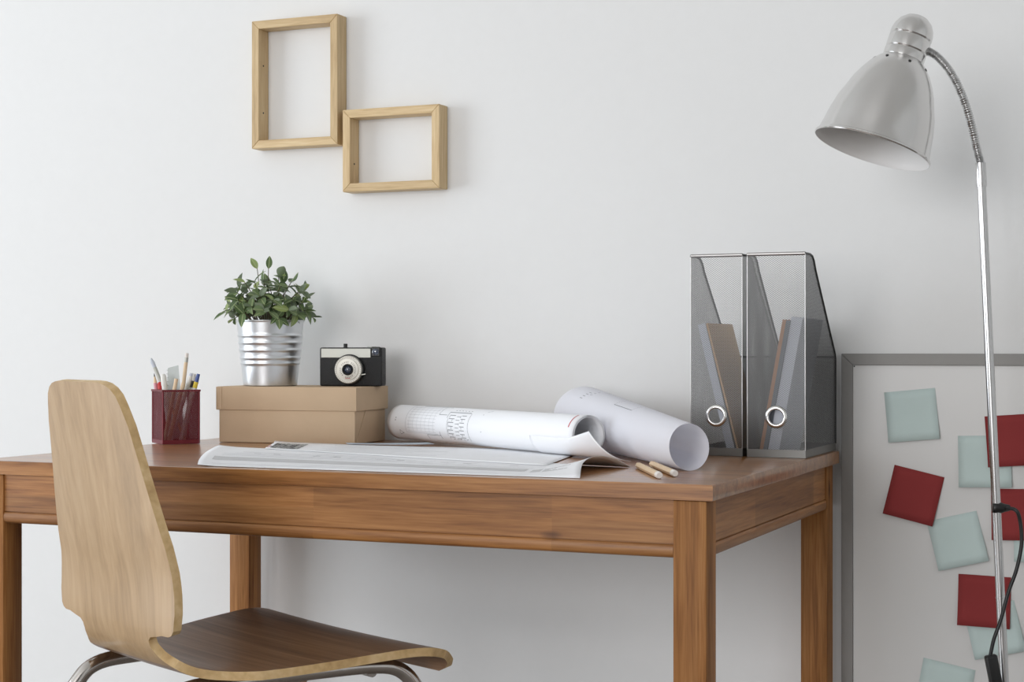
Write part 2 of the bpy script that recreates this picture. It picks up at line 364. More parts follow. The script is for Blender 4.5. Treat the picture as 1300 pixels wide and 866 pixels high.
for sgn in (-1, 1):
    prof = [(sgn*(hx-LO-ins+q), z) for q, z in apron_profile()]
    MB().extrude(prof, ay0, ay1, 'y').build('apron', 'apy', desk, smooth=35)

# ------------------------------------------------------------ chair
CA = R_(27.0); SZ = 0.495
chair = thing('chair', 'bent plywood chair with steel tube legs pushed up to the desk', 'chair', (-1.2434, 1.9288, 0), -CA)
cl = [(0.210,-0.030),(0.206,-0.016),(0.194,-0.006),(0.172,0.000),(0.14,0.002),(0.08,-0.001),(0.02,-0.005),(-0.04,-0.008),(-0.090,-0.008),
      (-0.128,-0.002),(-0.154,0.011),(-0.170,0.030),(-0.177,0.050),(-0.180,0.072),(-0.182,0.095),(-0.186,0.125),(-0.198,0.19),(-0.214,0.285),(-0.225,0.345),(-0.2295,0.368)]
cp = [(v.y, v.z) for v in catmull([(0, a, b) for a, b in cl], 8)]
arc = [0.0]
for i in range(1, len(cp)): arc.append(arc[-1] + math.hypot(cp[i][0]-cp[i-1][0], cp[i][1]-cp[i-1][1]))
LEN = arc[-1]
def arc_at(y=None, z=None):
    if y is not None: i = min(range(len(cp)//2), key=lambda k: abs(cp[k][0]-y))
    else: i = min(range(len(cp)//2, len(cp)), key=lambda k: abs(cp[k][1]-z))
    return arc[i]
def centre(s_):
    s_ = max(0, min(LEN-1e-6, s_))
    for i in range(1, len(arc)):
        if arc[i] >= s_:
            t = (s_-arc[i-1])/max(1e-9, arc[i]-arc[i-1])
            y = cp[i-1][0]+(cp[i][0]-cp[i-1][0])*t; z = cp[i-1][1]+(cp[i][1]-cp[i-1][1])*t
            a, b = cp[max(0,i-2)], cp[min(len(cp)-1,i+1)]
            d = Vector((0, b[0]-a[0], b[1]-a[1])).normalized()
            return y, z, d
wk = [(0, .190), (.006, .204), (.014, .212), (.03, .219), (.055, .222), (arc_at(y=.05), .198), (arc_at(y=-.06), .170), (arc_at(y=-.10), .143),
      (arc_at(z=.012), .119), (arc_at(z=.022), .102), (arc_at(z=.034), .094), (arc_at(z=.042), .094), (arc_at(z=.047), .100), (arc_at(z=.050), .117), (arc_at(z=.0515), .131),
      (arc_at(z=.053), .146), (arc_at(z=.056), .154), (arc_at(z=.062), .159), (arc_at(z=.08), .1620), (arc_at(z=.105), .161), (arc_at(z=.165), .154), (arc_at(z=.255), .131), (arc_at(z=.315), .116)]
wk += [(LEN-.032, .1060), (LEN-.018, .0990), (LEN-.009, .0890), (LEN-.0035, .077), (LEN-.001, .064), (LEN, .050)]
wk = sorted(set((round(a, 5), b) for a, b in wk))
def width(s_):
    for i in range(1, len(wk)):
        if wk[i][0] >= s_:
            t = (s_-wk[i-1][0])/max(1e-9, wk[i][0]-wk[i-1][0]); return wk[i-1][1]+(wk[i][1]-wk[i-1][1])*t
    return wk[-1][1]
ss = sorted(set([round(LEN*k/90, 5) for k in range(91)] + [round(a, 5) for a, b in wk] + [round(arc_at(z=.042)+.0012*k, 5) for k in range(18)]))
NC = 24; THK = 0.0115
def shell_rows(sl, side):
    rows = []
    for s_ in sl:
        y, z, d = centre(s_); n = Vector((0, d.z, -d.y))        # towards the sitter
        w = width(s_); up = max(0.0, min(1.0, (z-0.03)/0.10)); row = []
        for k in range(NC+1):
            x = (2*k/NC-1)*w; q = x/0.17
            p = Vector((x, y, z+SZ)) + n*((0.013*up + 0.002*(1-up))*q*q*(1.0 if up else 1))
            # the top edge of the backrest bows upwards
            row.append(p + n*(THK/2*side))
        rows.append(row)
    return rows
# direction sign: make the normal point to the sitter (forward/up)
def shell_part(name, sl, top_mat, end0, end1):
    b = MB(); A = shell_rows(sl, 1); B = shell_rows(sl, -1); n = NC+1
    b.grid(A, 0); b.grid(B, 0 if name == 'backrest' else 0, True)
    edge = lambda a0, a1, b0, b1: b.add([a0, a1, b1, b0], [(0,1,2,3)], 1)
    for j in range(len(sl)-1):
        edge(A[j][0], A[j+1][0], B[j][0], B[j+1][0]); edge(A[j][-1], A[j+1][-1], B[j][-1], B[j+1][-1])
    if end0:
        for k in range(NC): edge(A[0][k], A[0][k+1], B[0][k], B[0][k+1])
    if end1:
        for k in range(NC): edge(A[-1][k], A[-1][k+1], B[-1][k], B[-1][k+1])
    return b.build(name, [top_mat, 'plyedge'], chair, weld=True, smooth=50)
cut = arc_at(z=.012)
cut = min(ss, key=lambda a: abs(a-cut))
shell_part('seat', [a for a in ss if a <= cut], 'plyseat', True, False)
shell_part('backrest', [a for a in ss if a >= cut], 'ply', False, True)
def leg_path(sx):
    k = [(.150,-.235,.008),(.138,-.205,.25),(.128,-.186,.41),(.124,-.172,.452),(.122,-.140,.474),(.130,-.06,.476),(.152,.05,.479),(.168,.115,.479),(.176,.150,.471),(.182,.174,.444),(.186,.188,.40),(.194,.218,.20),(.20,.243,.008)]
    return catmull([(sx*x, y, z) for x, y, z in k], 6)
for sx in (-1, 1):
    P = leg_path(sx); mid = len(P)//2
    MB().tube(P[:mid+1], 0.0105, 14).build('leg', 'chrome', chair, smooth=50)
    MB().tube(P[mid:], 0.0105, 14).build('leg', 'chrome', chair, smooth=50)
MB().tube([(-.140,.02,.470),(.140,.02,.470)], 0.008, 12).build('stretcher', 'chrome', chair, smooth=50)
MB().tube([(-.168,.112,.472),(.168,.112,.472)], 0.008, 12).build('stretcher', 'chrome', chair, smooth=50)

# ------------------------------------------------------------ picture frames on the wall
def picture_frame(label, x0, x1, z0, z1, rail, dots):
    D = 0.035; cx, cz = (x0+x1)/2, z0
    t = thing('picture_frame', label, 'picture frame', (cx, WALL, cz), 0, 'empty wooden frames on the wall')
    a, h = (x1-x0)/2, z1-z0; r = rail; g = 0.0003
    def rail_(pts, m):
        vs = [(p[0], -D, p[1]) for p in pts] + [(p[0], -0.0005, p[1]) for p in pts]
        MB().add(vs, [(0,1,2,3),(7,6,5,4),(0,4,5,1),(1,5,6,2),(2,6,7,3),(3,7,4,0)]).build('rail', m, t, bevel=0.0008, bseg=1)
    rail_([(-a,h-g),(-a+r,h-r-g),(a-r,h-r-g),(a,h-g)], 'frame_h'); rail_([(-a,0),(a,0),(a-r,r),(-a+r,r)], 'frame_h')
    rail_([(-a,g),(-a+r,r+g),(-a+r,h-r-g),(-a,h-2*g)], 'frame_v'); rail_([(a,g),(a,h-2*g),(a-r,h-r-g),(a-r,r+g)], 'frame_v')
    for z in dots:
        o = MB().lathe([(0.0016, 0), (0.0016, 0.0008)], 12).build('screw_hole', 'black', t)
        o.matrix_local = axis_matrix((-a+r-0.0001, -0.019, z), (1,0,0), (0,1,0))
picture_frame('upright empty pale wood frame, the taller of the two on the wall', -1.6598, -1.4776, 1.2765, 1.5145, 0.0152, (0.068, 0.156))
picture_frame('landscape empty pale wood frame, lower and wider than its neighbour', -1.4668, -1.2718, 1.1887, 1.3381, 0.0152, (0.052,))

# ------------------------------------------------------------ whiteboard and notes
BX0, BX1, BZ1, BYF = -0.5611, 0.06, 0.8961, 2.645
board = thing('whiteboard', 'white magnetic board in a grey metal frame leaning behind the desk', 'whiteboard', ((BX0+BX1)/2, 2.655, 0))
bw, fr = (BX1-BX0)/2, 0.0184
MB().box((-bw+fr-0.001, -0.006, fr-0.001), (bw-fr+0.001, 0.006, BZ1-fr+0.001)).build('panel', 'board', board)
def brail(pts):
    vs = [(p[0], -0.010, p[1]) for p in pts] + [(p[0], 0.009, p[1]) for p in pts]
    MB().add(vs, [(0,1,2,3),(7,6,5,4),(0,4,5,1),(1,5,6,2),(2,6,7,3),(3,7,4,0)]).build('frame_rail', 'boardframe', board, bevel=0.0007, bseg=2)
e = 0.0002
brail([(-bw,BZ1),(-bw+fr,BZ1-fr),(bw-fr,BZ1-fr),(bw,BZ1)]); brail([(-bw,0),(bw,0),(bw-fr,fr),(-bw+fr,fr)])
brail([(-bw,e),(-bw+fr,fr+e),(-bw+fr,BZ1-fr-e),(-bw,BZ1-e)]); brail([(bw,e),(bw,BZ1-e),(bw-fr,BZ1-fr-e),(bw-fr,fr+e)])
o = MB().lathe([(0.0012, 0), (0.0012, 0.001)], 10).build('screw', 'black', board); o.matrix_local = axis_matrix((-bw+fr+0.002, -0.0062, BZ1-fr-0.002), (0,-1,0))
PF = 2.655 - 0.006       # face of the board panel
notes = [  # x, z, size, angle, colour, layer, label
 (-.4495, .7984, .0800, 5.8, 'notepale', 0, 'pale mint sticky note alone at the top left of the whiteboard'),
 (-.4466, .6719, .0795, -12.8, 'notered', 1, 'dark red sticky note tilted clockwise, nearest the left frame of the whiteboard'),
 (-.3375, .7285, .0800, 1.5, 'notepale', 0, 'pale mint sticky note tucked under the top right red note on the whiteboard'),
 (-.2955, .7623, .0790, 4.5, 'notered', 1, 'topmost dark red sticky note on the whiteboard behind the lamp pole'),
 (-.2880, .6478, .0790, 1.5, 'notered', 1, 'dark red sticky note behind the point where the cord leaves the lamp pole'),
 (-.3788, .6030, .0790, 14.5, 'notepale', 0, 'pale mint sticky note tilted anticlockwise beside the tilted red note'),
 (-.3384, .5110, .0795, -1.0, 'notered', 1, 'lowest dark red sticky note on the whiteboard'),
 (-.3230, .4672, .0790, 14.0, 'notepale', 0, 'pale mint sticky note half hidden under the lowest red note'),
 (-.3985, .3690, .0810, -10.0, 'notepale', 0, 'lowest pale mint sticky note on the whiteboard'),
 (-.2545, .6150, .0785, 1.0, 'notepale', 0, 'pale mint sticky note cut by the right edge of the picture'),
]
for x, z, s_, a, mt, lay, lb in notes:
    b = MB(); n = 6; off = 0.0006 + 0.0012*lay; rows = []
    for j in range(n+1):
        rows.append([((i/n-0.5)*s_, -(off + 0.006*(1-j/n)**2.2 + (0.0015*(1-j/n)*abs(i/n-0.5))), (j/n-0.5)*s_) for i in range(n+1)])
    b.grid(rows); o = b.build('sticky_note', mt, None, smooth=60, solid=0.0003)
    o.location = (x, PF, z); o.rotation_euler = (0, -R_(a), 0)
    tag(o, lb, 'sticky note', 'sticky notes on the whiteboard')

# ------------------------------------------------------------ floor lamp
lamp = thing('floor_lamp', 'brushed aluminium floor lamp with a bell shade on a gooseneck', 'lamp', (-0.2598, 2.392, 0))
LB = Vector((-0.2598, 2.392, 0))
def L_(p): return tuple(Vector(p) - LB)
MB().lathe([(0.118,0.0),(0.118,0.012),(0.112,0.018),(0.03,0.024),(0.016,0.03),(0.012,0.045)], 64).build('base', 'alu', lamp, smooth=40)
ptop = Vector((-0.3069, 2.3718, 1.1315)); pbot = Vector((-0.2598, 2.392, 0.024))
MB().tube([L_(pbot), L_(ptop)], 0.0062, 20).build('pole', 'polem', lamp, smooth=50)
MB().tube([L_(pbot+(ptop-pbot)*0.48), L_(pbot+(ptop-pbot)*0.4815)], 0.0068, 20).build('pole_joint', 'polem', lamp, smooth=50)
up = (ptop-pbot).normalized()
MB().tube([L_(ptop-up*0.001), L_(ptop+up*0.032)], 0.0074, 20).build('collar', 'polem', lamp, smooth=50)
neck = catmull([L_(p) for p in [(-0.3070,2.3716,1.160),(-0.312,2.3696,1.1799),(-0.32,2.3661,1.2184),(-0.3311,2.3613,1.2569),(-0.3463,2.3548,1.2899),(-0.3635,2.3474,1.3118),(-0.3776,2.3414,1.3206),(-0.3877,2.3372,1.3255)]], 40)
MB().tube(neck, [0.0056 + 0.0007*math.sin(i*2*math.pi/3.2) for i in range(len(neck))], 14).build('gooseneck', 'polem', lamp, smooth=60)
ax = Vector((0.29, 0.1735, 0.941)).normalized()              # from the opening towards the cap
px = 0.0011
outer = [(74.5,-1),(75,1.5),(73,3.5),(71.5,8),(70,19),(67.5,36),(63,55),(57.5,70),(47.5,94),(39,107),(31.5,116),(26,122)]
pts = outer
lm = axis_matrix(L_((-0.4473, 2.3114, 1.1832)), ax)
o = MB().lathe([(r*px, z*px) for r, z in [(74.5,-1),(75.6,0.5),(75.2,2.6),(73.2,3.6),(72,8),(70,19),(67.5,36),(63,55),(57.5,70),(52.8,83),(47,95),(39.5,107),(31.5,116.5),(25.5,122)]], 72, False, False).build('shade', 'alu', lamp, smooth=40)
o.matrix_local = lm; shade = o
o = MB().lathe([(r*px, z*px) for r, z in [(74.4,-1),(71.6,3),(70.6,8),(68.6,19),(66,36),(61.5,55),(56,70),(45.6,95),(38,107),(30,116),(8,121)]], 72, False, True).build('shade_lining', 'lampwhite', lamp, smooth=60)
o.matrix_local = lm
o = MB().lathe([(r*px, z*px) for r, z in [(25.2,120),(26.4,121.5),(26.4,131),(25.4,132.5),(26.6,134),(26.6,149),(25.6,150.5),(27,152),(26.8,158),(25,165),(21,172),(14,178),(6,181),(0.6,181.6)]], 48, False, True).build('cap', 'alu', lamp, smooth=35)
o.matrix_local = lm
for a in (200, 250, 300, 350, 40, 90, 140):
    vr = Matrix.Rotation(R_(a), 4, 'Z')
    o = MB().lathe([(0.0022, -0.0006), (0.0022, 0.0004)], 12).build('vent_hole', 'black', lamp)
    nrm = Vector((0.75, 0, 0.66)); o.matrix_local = lm @ vr @ axis_matrix((34.9*px, 0, 113*px), nrm, (0,1,0))
# bulb inside the shade, unlit
o = MB().lathe([(0.013,0.112),(0.013,0.085),(0.018,0.075),(0.027,0.055),(0.028,0.045),(0.022,0.030),(0.010,0.022),(0.001,0.020)], 32).build('bulb', 'white', lamp, smooth=60); o.matrix_local = lm
gl = Vector((-0.2738, 2.3697, 0.6821)); pol = pbot + (ptop-pbot)*((0.6821-0.024)/(1.1315-0.024))
d_ = Vector((0.80, 0.35, 0.0)); d_.normalize()
o = MB().lathe([(0.0066,0.0),(0.0078,0.002),(0.0078,0.012),(0.006,0.016),(0.0042,0.024)], 18).build('cable_grommet', 'black', lamp, smooth=40)
gpos = pol + Vector((-0.16, -0.37, 0.0))*0.012
o.matrix_local = axis_matrix(L_(pol + Vector((-0.1,-0.55,0))*0.007 + Vector((-0.004,0,0))), d_)
g1 = pol + Vector((-0.1,-0.55,0))*0.007 + d_*0.012
cordp = [g1, (-0.2610,2.3720,.6805),(-.2553,2.3745,.665),(-.2535,2.3755,.634),(-.2597,2.3725,.599),(-.2705,2.3685,.566),(-.2795,2.3640,.530),(-.2888,2.3600,.501),(-.2937,2.3585,.477)]
MB().tube(catmull([L_(p) for p in cordp], 8), 0.0026, 10).build('cord', 'black', lamp, smooth=60)
sw0, sw1 = Vector((-.2932, 2.3585, .480)), Vector((-.2815, 2.3625, .415))
o = MB().box((-0.0085,-0.006,0),(0.0085,0.006,0.066)).build('cord_switch', 'black', lamp, bevel=0.003, bseg=3, smooth=50)
o.matrix_local = axis_matrix(L_(sw1), sw0-sw1, (0.9,0.4,0))
low = [sw1, (-.278,2.3635,.38),(-.2735,2.362,.30),(-.285,2.355,.15),(-.292,2.345,.04),(-.31,2.30,.0035),(-.36,2.20,.0035),(-.30,2.05,.0035),(-.10,2.12,.0035),(.10,2.40,.0035),(.2,2.56,.0035)]
MB().tube(catmull([L_(p) for p in low], 8), 0.0026, 10).build('cord', 'black', lamp, smooth=60)

# ------------------------------------------------------------ expanded-metal walls
def clip_poly(a, d, poly):
    t0, t1 = -1e9, 1e9; n = len(poly)
    for i in range(n):
        p, q = Vector(poly[i]), Vector(poly[(i+1)%n]); ed = q-p; nr = Vector((-ed.y, ed.x))   # inside is left (ccw)
        num = nr.dot(a-p); den = nr.dot(d)
        if abs(den) < 1e-9:
            if num < 0: return None
        else:
            t = -num/den
            if den > 0: t0 = max(t0, t)
            else: t1 = min(t1, t)
    return (t0, t1) if t1-t0 > 1e-5 else None
def mesh_wall(b, poly, origin, ux, uy, cw, ch, w, t, hole=None):
    """diamond lattice of flat strands inside a convex ccw polygon given in (u, v)"""
    O = Vector(origin); ux = Vector(ux); uy = Vector(uy); nrm = ux.cross(uy)
    us = [p[0] for p in poly]; v_ = [p[1] for p in poly]
    for sg in (1, -1):
        d = Vector((cw, sg*ch)).normalized()
        lo = min(p[1]-sg*p[0]*ch/cw for p in poly); hi = max(p[1]-sg*p[0]*ch/cw for p in poly)
        k = lo
        while k < hi:
            c = clip_poly(Vector((0, k)), d, poly)
            if c:
                segs = [c]
                if hole:
                    h = Vector(hole[:2]) - Vector((0, k)); tc = h.dot(d); dist2 = h.length_squared - tc*tc
                    if dist2 < hole[2]**2:
                        q = math.sqrt(hole[2]**2-dist2); segs = [(c[0], min(c[1], tc-q)), (max(c[0], tc+q), c[1])]
                for t0, t1 in segs:
                    if t1-t0 > 1e-4:
                        p = Vector((0,k))+d*t0; q = Vector((0,k))+d*t1
                        b.bar(O+ux*p.x+uy*p.y, O+ux*q.x+uy*q.y, w, t, nrm)
            k += ch

# ------------------------------------------------------------ mesh file holders
def file_holder(label, loc, W, rz, cw=0.0044):
    D, H, LOW = 0.208, 0.306, 0.150
    t = thing('file_holder', label, 'file holder', loc, rz, 'wire mesh file holders on the desk')
    ch = 0.0031; w_, tk = 0.00044, 0.0004; a = W/2; zb = 0.011
    HR = (0, 0.0610, 0.0140)
    def wallpart(poly, origin, ux, uy, hole=None):
        b = MB(); mesh_wall(b, poly, origin, ux, uy, cw, ch, w_, tk, hole)
        o = b.build('mesh_panel', 'meshsteel', t); o['kind'] = 'stuff'; return o
    # spine towards the viewer (local -y), sides run back
    wallpart([(-a,zb),(a,zb),(a,H),(-a,H)], (0,0,0), (1,0,0), (0,0,1), HR)
    side = [(0,zb),(D,zb),(D,LOW),(0.062,H-0.012),(0.045,H),(0,H)]
    wallpart(side, (-a,0,0), (0,1,0), (0,0,1)); wallpart(side, (a,0,0), (0,1,0), (0,0,1))
    wallpart([(-a,zb),(a,zb),(a,LOW),(-a,LOW)], (0,D,0), (1,0,0), (0,0,1))
    # solid foot tray
    b = MB(); b.box((-a-.0006,-.0006,0),(a+.0006,.0006,zb+.001)); b.box((-a-.0006,D-.0006,0),(a+.0006,D+.0006,zb+.001))
    b.box((-a-.0006,.0006,0),(-a+.0006,D-.0006,zb+.001)); b.box((a-.0006,.0006,0),(a+.0006,D-.0006,zb+.001)); b.box((-a,0,.0005),(a,D,.002))
    b.build('base_tray', 'traysteel', t)
    r = 0.0019
    MB().tube([(-a,0.0,H),(a,0.0,H)], 0.0028, 10).build('top_rim', 'rimsteel', t, smooth=60)
    for sx in (-1, 1):
        pth = [(sx*a,y,z) for y, z in [(0,H),(0.030,H),(0.045,H-.002),(0.056,H-.009),(0.066,H-.022),(D-.004,LOW+.006),(D,LOW-.002),(D,zb)]]
        MB().tube(pth, r, 10).build('edge_wire', 'rimdark', t, smooth=60)
    MB().tube([(-a,D,LOW),(a,D,LOW)], r, 10).build('edge_wire', 'rimdark', t, smooth=60)
    for sx in (-1, 1): MB().tube([(sx*a,0,zb),(sx*a,0,H)], 0.0009, 8).build('corner_wire', 'rimsteel', t, smooth=60)
    o = MB().lathe([(0.0112,-.0020),(0.0112,.0020),(0.0128,.0030),(0.0160,.0018),(0.0172,0),(0.0160,-.0018),(0.0128,-.0030),(0.0112,-.0020)], 40, False, False).build('finger_ring', 'ring', t, smooth=60)
    o.matrix_local = axis_matrix((0,-0.0005,HR[1]), (0,-1,0))
    return t
HW1, HW2 = 0.0885, 0.0815
h2l, h1l = (-0.6135, 2.430, DT+.0006), (-0.7085, 2.438, DT+.0006)
file_holder('mesh file holder at the desk corner, right of its twin, beside the whiteboard', h2l, HW1, 0)
file_holder('mesh file holder left of its twin, nearer the rolled drawings', h1l, HW2, R_(-1.0))
def leaning(name, label, cat, loc, x0, x1, thick, hgt, y0, y1, mat, grp=None, parts=1):
    """sheet stack standing along the holder and leaning from x0 (bottom) to x1 (top)"""
    d = Vector((x1-x0, 0, hgt)); n = Vector((hgt, 0, -(x1-x0))).normalized()*thick
    b = MB(); v = []
    for y in (y0, y1):
        for p in (Vector((x0,y,0)), Vector((x0,y,0))+n, Vector((x0,y,0))+n+d, Vector((x0,y,0))+d): v.append(p)
    lowest = min(q.z for q in v); v = [q - Vector((0,0,lowest)) for q in v]
    b.add(v, [(0,1,2,3),(7,6,5,4),(0,4,5,1),(1,5,6,2),(2,6,7,3),(3,7,4,0)])
    o = b.build(name, mat, None); o.location = (loc[0], loc[1], loc[2]+0.0022); tag(o, label, cat, grp); return o
leaning('document_folder', 'tan cardboard folder leaning inside the left mesh file holder', 'folder', h1l, 0.030, -0.021, 0.0028, 0.200, 0.014, 0.155, 'folder')
leaning('paper_stack', 'grey paper stack behind the tan folder in the left mesh file holder', 'papers', h1l, 0.0146, -0.0335, 0.0125, 0.198, 0.012, 0.150, 'greypaper')
leaning('document_folder', 'brown folder leaning inside the right mesh file holder, front of the stack', 'folder', h2l, -0.030, 0.0070, 0.0055, 0.2045, 0.012, 0.150, 'folderbrown')
leaning('magazine', 'dark bluish magazine between brown folder and pale papers in right file holder', 'magazine', h2l, -0.0240, 0.0130, 0.0065, 0.2030, 0.010, 0.146, 'darkgrey')
leaning('paper_stack', 'pale grey paper stack leaning right in the right mesh file holder', 'papers', h2l, -0.0166, 0.0206, 0.0170, 0.2065, 0.012, 0.152, 'greypaper')

# ------------------------------------------------------------ kraft box
BR = R_(6.0); BOX = (-1.613, 2.450)
u_, v_ = Vector((math.cos(BR), math.sin(BR))), Vector((-math.sin(BR), math.cos(BR)))
def onbox(u, v): return (BOX[0]+u_.x*u+v_.x*v, BOX[1]+u_.y*u+v_.y*v)
BWD, BDP, BH = 0.2570, 0.140, 0.0975
bc = onbox(BWD/2, BDP/2)
kb = thing('storage_box', 'brown kraft paper storage box with lid under the potted plant', 'box', (bc[0], bc[1], DT+0.0004), BR)
a, c_ = BWD/2, BDP/2
MB().box((-a,-c_,0),(a,c_,BH-.004)).build('body', 'kraft', kb, bevel=0.0015, smooth=40)
g = 0.0028
lid = MB().box((-a-g,-c_-g,0.0565),(a+g,c_+g,BH)).build('lid', 'kraft', kb, bevel=0.0016, smooth=40)
MB().box((-a-g-.0012,-c_-g-.0012,0.0568),(-a-g+.010,c_+g+.0012,BH-.0006)).build('paper_flap', 'kraft', lid, bevel=0.0006, bseg=1)
MB().box((a+g-.0005,-c_-g-.0008,0.0568),(a+g+.0010,c_+g+.0008,BH-.0006)).build('paper_flap', 'kraft', lid, bevel=0.0003, bseg=1)
MB().add([(a+.0002,-c_+.004,0.001),(a+.0012,-c_+.004,0.001),(a+.0012,c_-.02,0.001),(a+.0002,c_-.02,0.001),(a+.0002,-c_+.045,0.056),(a+.0012,-c_+.045,0.056),(a+.0012,c_-.004,0.056),(a+.0002,c_-.004,0.056)],
         [(0,3,2,1),(4,5,6,7),(0,1,5,4),(1,2,6,5),(2,3,7,6),(3,0,4,7)]).build('paper_flap', 'kraft', kb)
LIDZ = DT+0.0004+BH

# ------------------------------------------------------------ potted plant
pp = onbox(0.066, 0.068)
plant = thing('potted_plant', 'bushy green plant in a ribbed zinc pot on the kraft box', 'plant', (pp[0], pp[1], LIDZ+0.0003))
PH, r0, r1 = 0.1145, 0.0475, 0.0592
prof = [(r0-.004,0),(r0-.001,0.0006),(r0,0.002)]
for i in range(1, 90):
    f = i/90; z = f*PH; r = r0+(r1-r0)*f
    for c0 in (0.345, 0.43, 0.55, 0.665, 0.775):
        r += 0.0015*math.exp(-((f-c0)/0.020)**2)
    prof.append((r, z))
prof += [(r1+.0002,PH-.001),(r1+.0016,PH-.0004),(r1+.0018,PH+.001),(r1+.0006,PH+.002),(r1-.001,PH+.001),(r1-.0015,PH-.012)]
pot = MB().lathe(prof, 72, True, False).build('pot', 'zinc', plant, smooth=60)
MB().lathe([(r1-.002,PH-.016),(r1*.6,PH-.010),(0.001,PH-.006)], 40, True, True).build('soil', 'soil', plant, smooth=60)
def leaf_mesh(L, w, fold, curl):
    b = MB(); n = 6; rows = []
    for j in range(n+1):
        t = j/n; ww = w*(math.sin(math.pi*min(1, 0.03+0.97*t)**0.9))**0.8 if j < n else 0.0006
        y = L*t; z = -curl*t*t*L
        rows.append([(-ww/2, y, z+fold*ww), (-ww/4, y, z+fold*ww*.3), (0, y, z), (ww/4, y, z+fold*ww*.3), (ww/2, y, z+fold*ww)])
    b.grid(rows); me = b.mesh('leaf'); me.materials.append(M['leaf'])
    me.polygons.foreach_set('use_smooth', [True]*len(me.polygons)); return me
LM = [leaf_mesh(0.0255, 0.0150, 0.16, 0.10), leaf_mesh(0.0235, 0.0140, 0.22, 0.25), leaf_mesh(0.0270, 0.0138, 0.14, 0.35), leaf_mesh(0.0200, 0.0120, 0.25, -0.1)]
rnd = random.Random(5)
def put_leaf(p, d, nrm, sc, k):
    d = d.normalized(); z = (nrm - d*nrm.dot(d)).normalized(); x = d.cross(z)
    m = Matrix((x, d, z)).transposed().to_4x4(); m.translation = p
    o = bpy.data.objects.new('leaf', LM[k]); C.objects.link(o); o.parent = plant
    o.matrix_local = m @ Matrix.Scale(sc, 4)
cr_, sr_ = math.cos(YAW), math.sin(YAW)
def rv(a): return Vector((rnd.uniform(-a,a), rnd.uniform(-a,a), rnd.uniform(-a,a)))
NST = 46; RX, RZ = 0.083, 0.074
for i in range(NST):
    az = i*2.39996+0.4; q = math.sqrt((i+0.5)/NST)
    el = math.radians(88 - 94*q + rnd.uniform(-5, 5))
    dirv = Vector((math.cos(az)*math.cos(el), math.sin(az)*math.cos(el), math.sin(el)))
    base = Vector((math.cos(az), math.sin(az), 0))*(0.036*q) + Vector((0,0,PH-.008))
    k_ = rnd.uniform(0.78, 1.04)
    tip = Vector((dirv.x*RX*k_, dirv.y*RX*k_, PH+0.010+dirv.z*RZ*k_))
    mid = (base+tip)/2 + Vector((rnd.uniform(-.005,.005), rnd.uniform(-.005,.005), 0.012))
    P = catmull([base, mid, tip], 4)
    MB().tube(P, [0.0011-0.0005*k/len(P) for k in range(len(P))], 5).build('stem', 'stem', plant, smooth=60)
    tdir = (P[-1]-P[-2]).normalized(); outw = (dirv + Vector((0,0,0.45))).normalized()
    side = outw.cross(Vector((rnd.uniform(-1,1), rnd.uniform(-1,1), 0.6))).normalized()
    put_leaf(P[-1], tdir*0.8 + side*rnd.uniform(-.8,.8), outw + rv(.45), rnd.uniform(.85,1.1), rnd.choice((0,0,2,3)))
    for lv in (0.95, 0.76, 0.52):
        kk = lv*(len(P)-1); pos = P[int(kk)].lerp(P[min(len(P)-1,int(kk)+1)], kk-int(kk))
        for s_ in (-1, 1):
            if rnd.random() < (0.10 if lv > .7 else 0.45): continue
            dv = outw*rnd.uniform(-.1,.55) + side*s_ + Vector((0,0,rnd.uniform(-.2,.3)))
            put_leaf(pos, dv, outw + rv(.55), rnd.uniform(.72,1.05), rnd.randrange(4))
        side = Matrix.Rotation(R_(80), 3, outw) @ side
# two pale young shoots at the crown
for dx, lean in ((-0.020, -0.55), (-0.004, 0.12)):
    b0 = Vector((dx*cr_, dx*sr_, PH+0.064)); tp = b0 + Vector((lean*0.006*cr_, lean*0.006*sr_, 0.030))
    MB().tube([b0, b0.lerp(tp,.5), tp], 0.0007, 5).build('stem', 'stem', plant)
    put_leaf(tp, Vector((lean*cr_, lean*sr_, 1)), Vector((0.6,-0.8,0.1)), 0.85, 2)

# ------------------------------------------------------------ camera on the box
cpz = onbox(0.2165, 0.088)
kam = thing('film_camera', 'small black and silver film camera on the kraft box', 'camera', (cpz[0], cpz[1], LIDZ+0.0003), R_(15))
w, hgt, dp = 0.1120, 0.0680, 0.034
MB().box((-w/2,-dp/2,0),(w/2,dp/2,hgt)).build('body', 'leather', kam, bevel=0.003, bseg=3, smooth=40)
MB().box((-w/2+.003,-dp/2-.0014,0.0500),(w/2-.020,-dp/2+.004,0.0660)).build('top_plate', 'camsilver', kam, bevel=0.0006)
vf = MB().box((w/2-.0185,-dp/2-.0018,0.0520),(w/2-.003,-dp/2+.004,0.0690)).build('viewfinder', 'black', kam, bevel=0.0015)
o = MB().lathe([(0.0058,-.001),(0.0058,.0012),(0.004,.0022),(0.0008,.0026)], 24, True, True).build('viewfinder_lens', 'glass', vf, smooth=60); o.matrix_local = axis_matrix((w/2-.0107,-dp/2-.0016,0.0600), (0,-1,0))
MB().lathe([(0.0035,0.0665),(0.0035,0.0740),(0.0031,0.0746)], 20).build('shutter_button', 'black', kam, smooth=40).location = (-0.0135,0,0)
MB().lathe([(0.0085,0.0675),(0.0085,0.0690),(0.007,0.0695)], 28).build('film_counter', 'camsilver', kam, smooth=40).location = (0.034,0.002,0)
LC = (-0.0015, -dp/2, 0.0292); lmx = axis_matrix(LC, (0,-1,0))
def cpart(name, mat, prof, par=None, n=56, c0=False, c1=True):
    o = MB().lathe(prof, n, c0, c1).build(name, mat, par or kam, smooth=35); o.matrix_local = lmx; return o
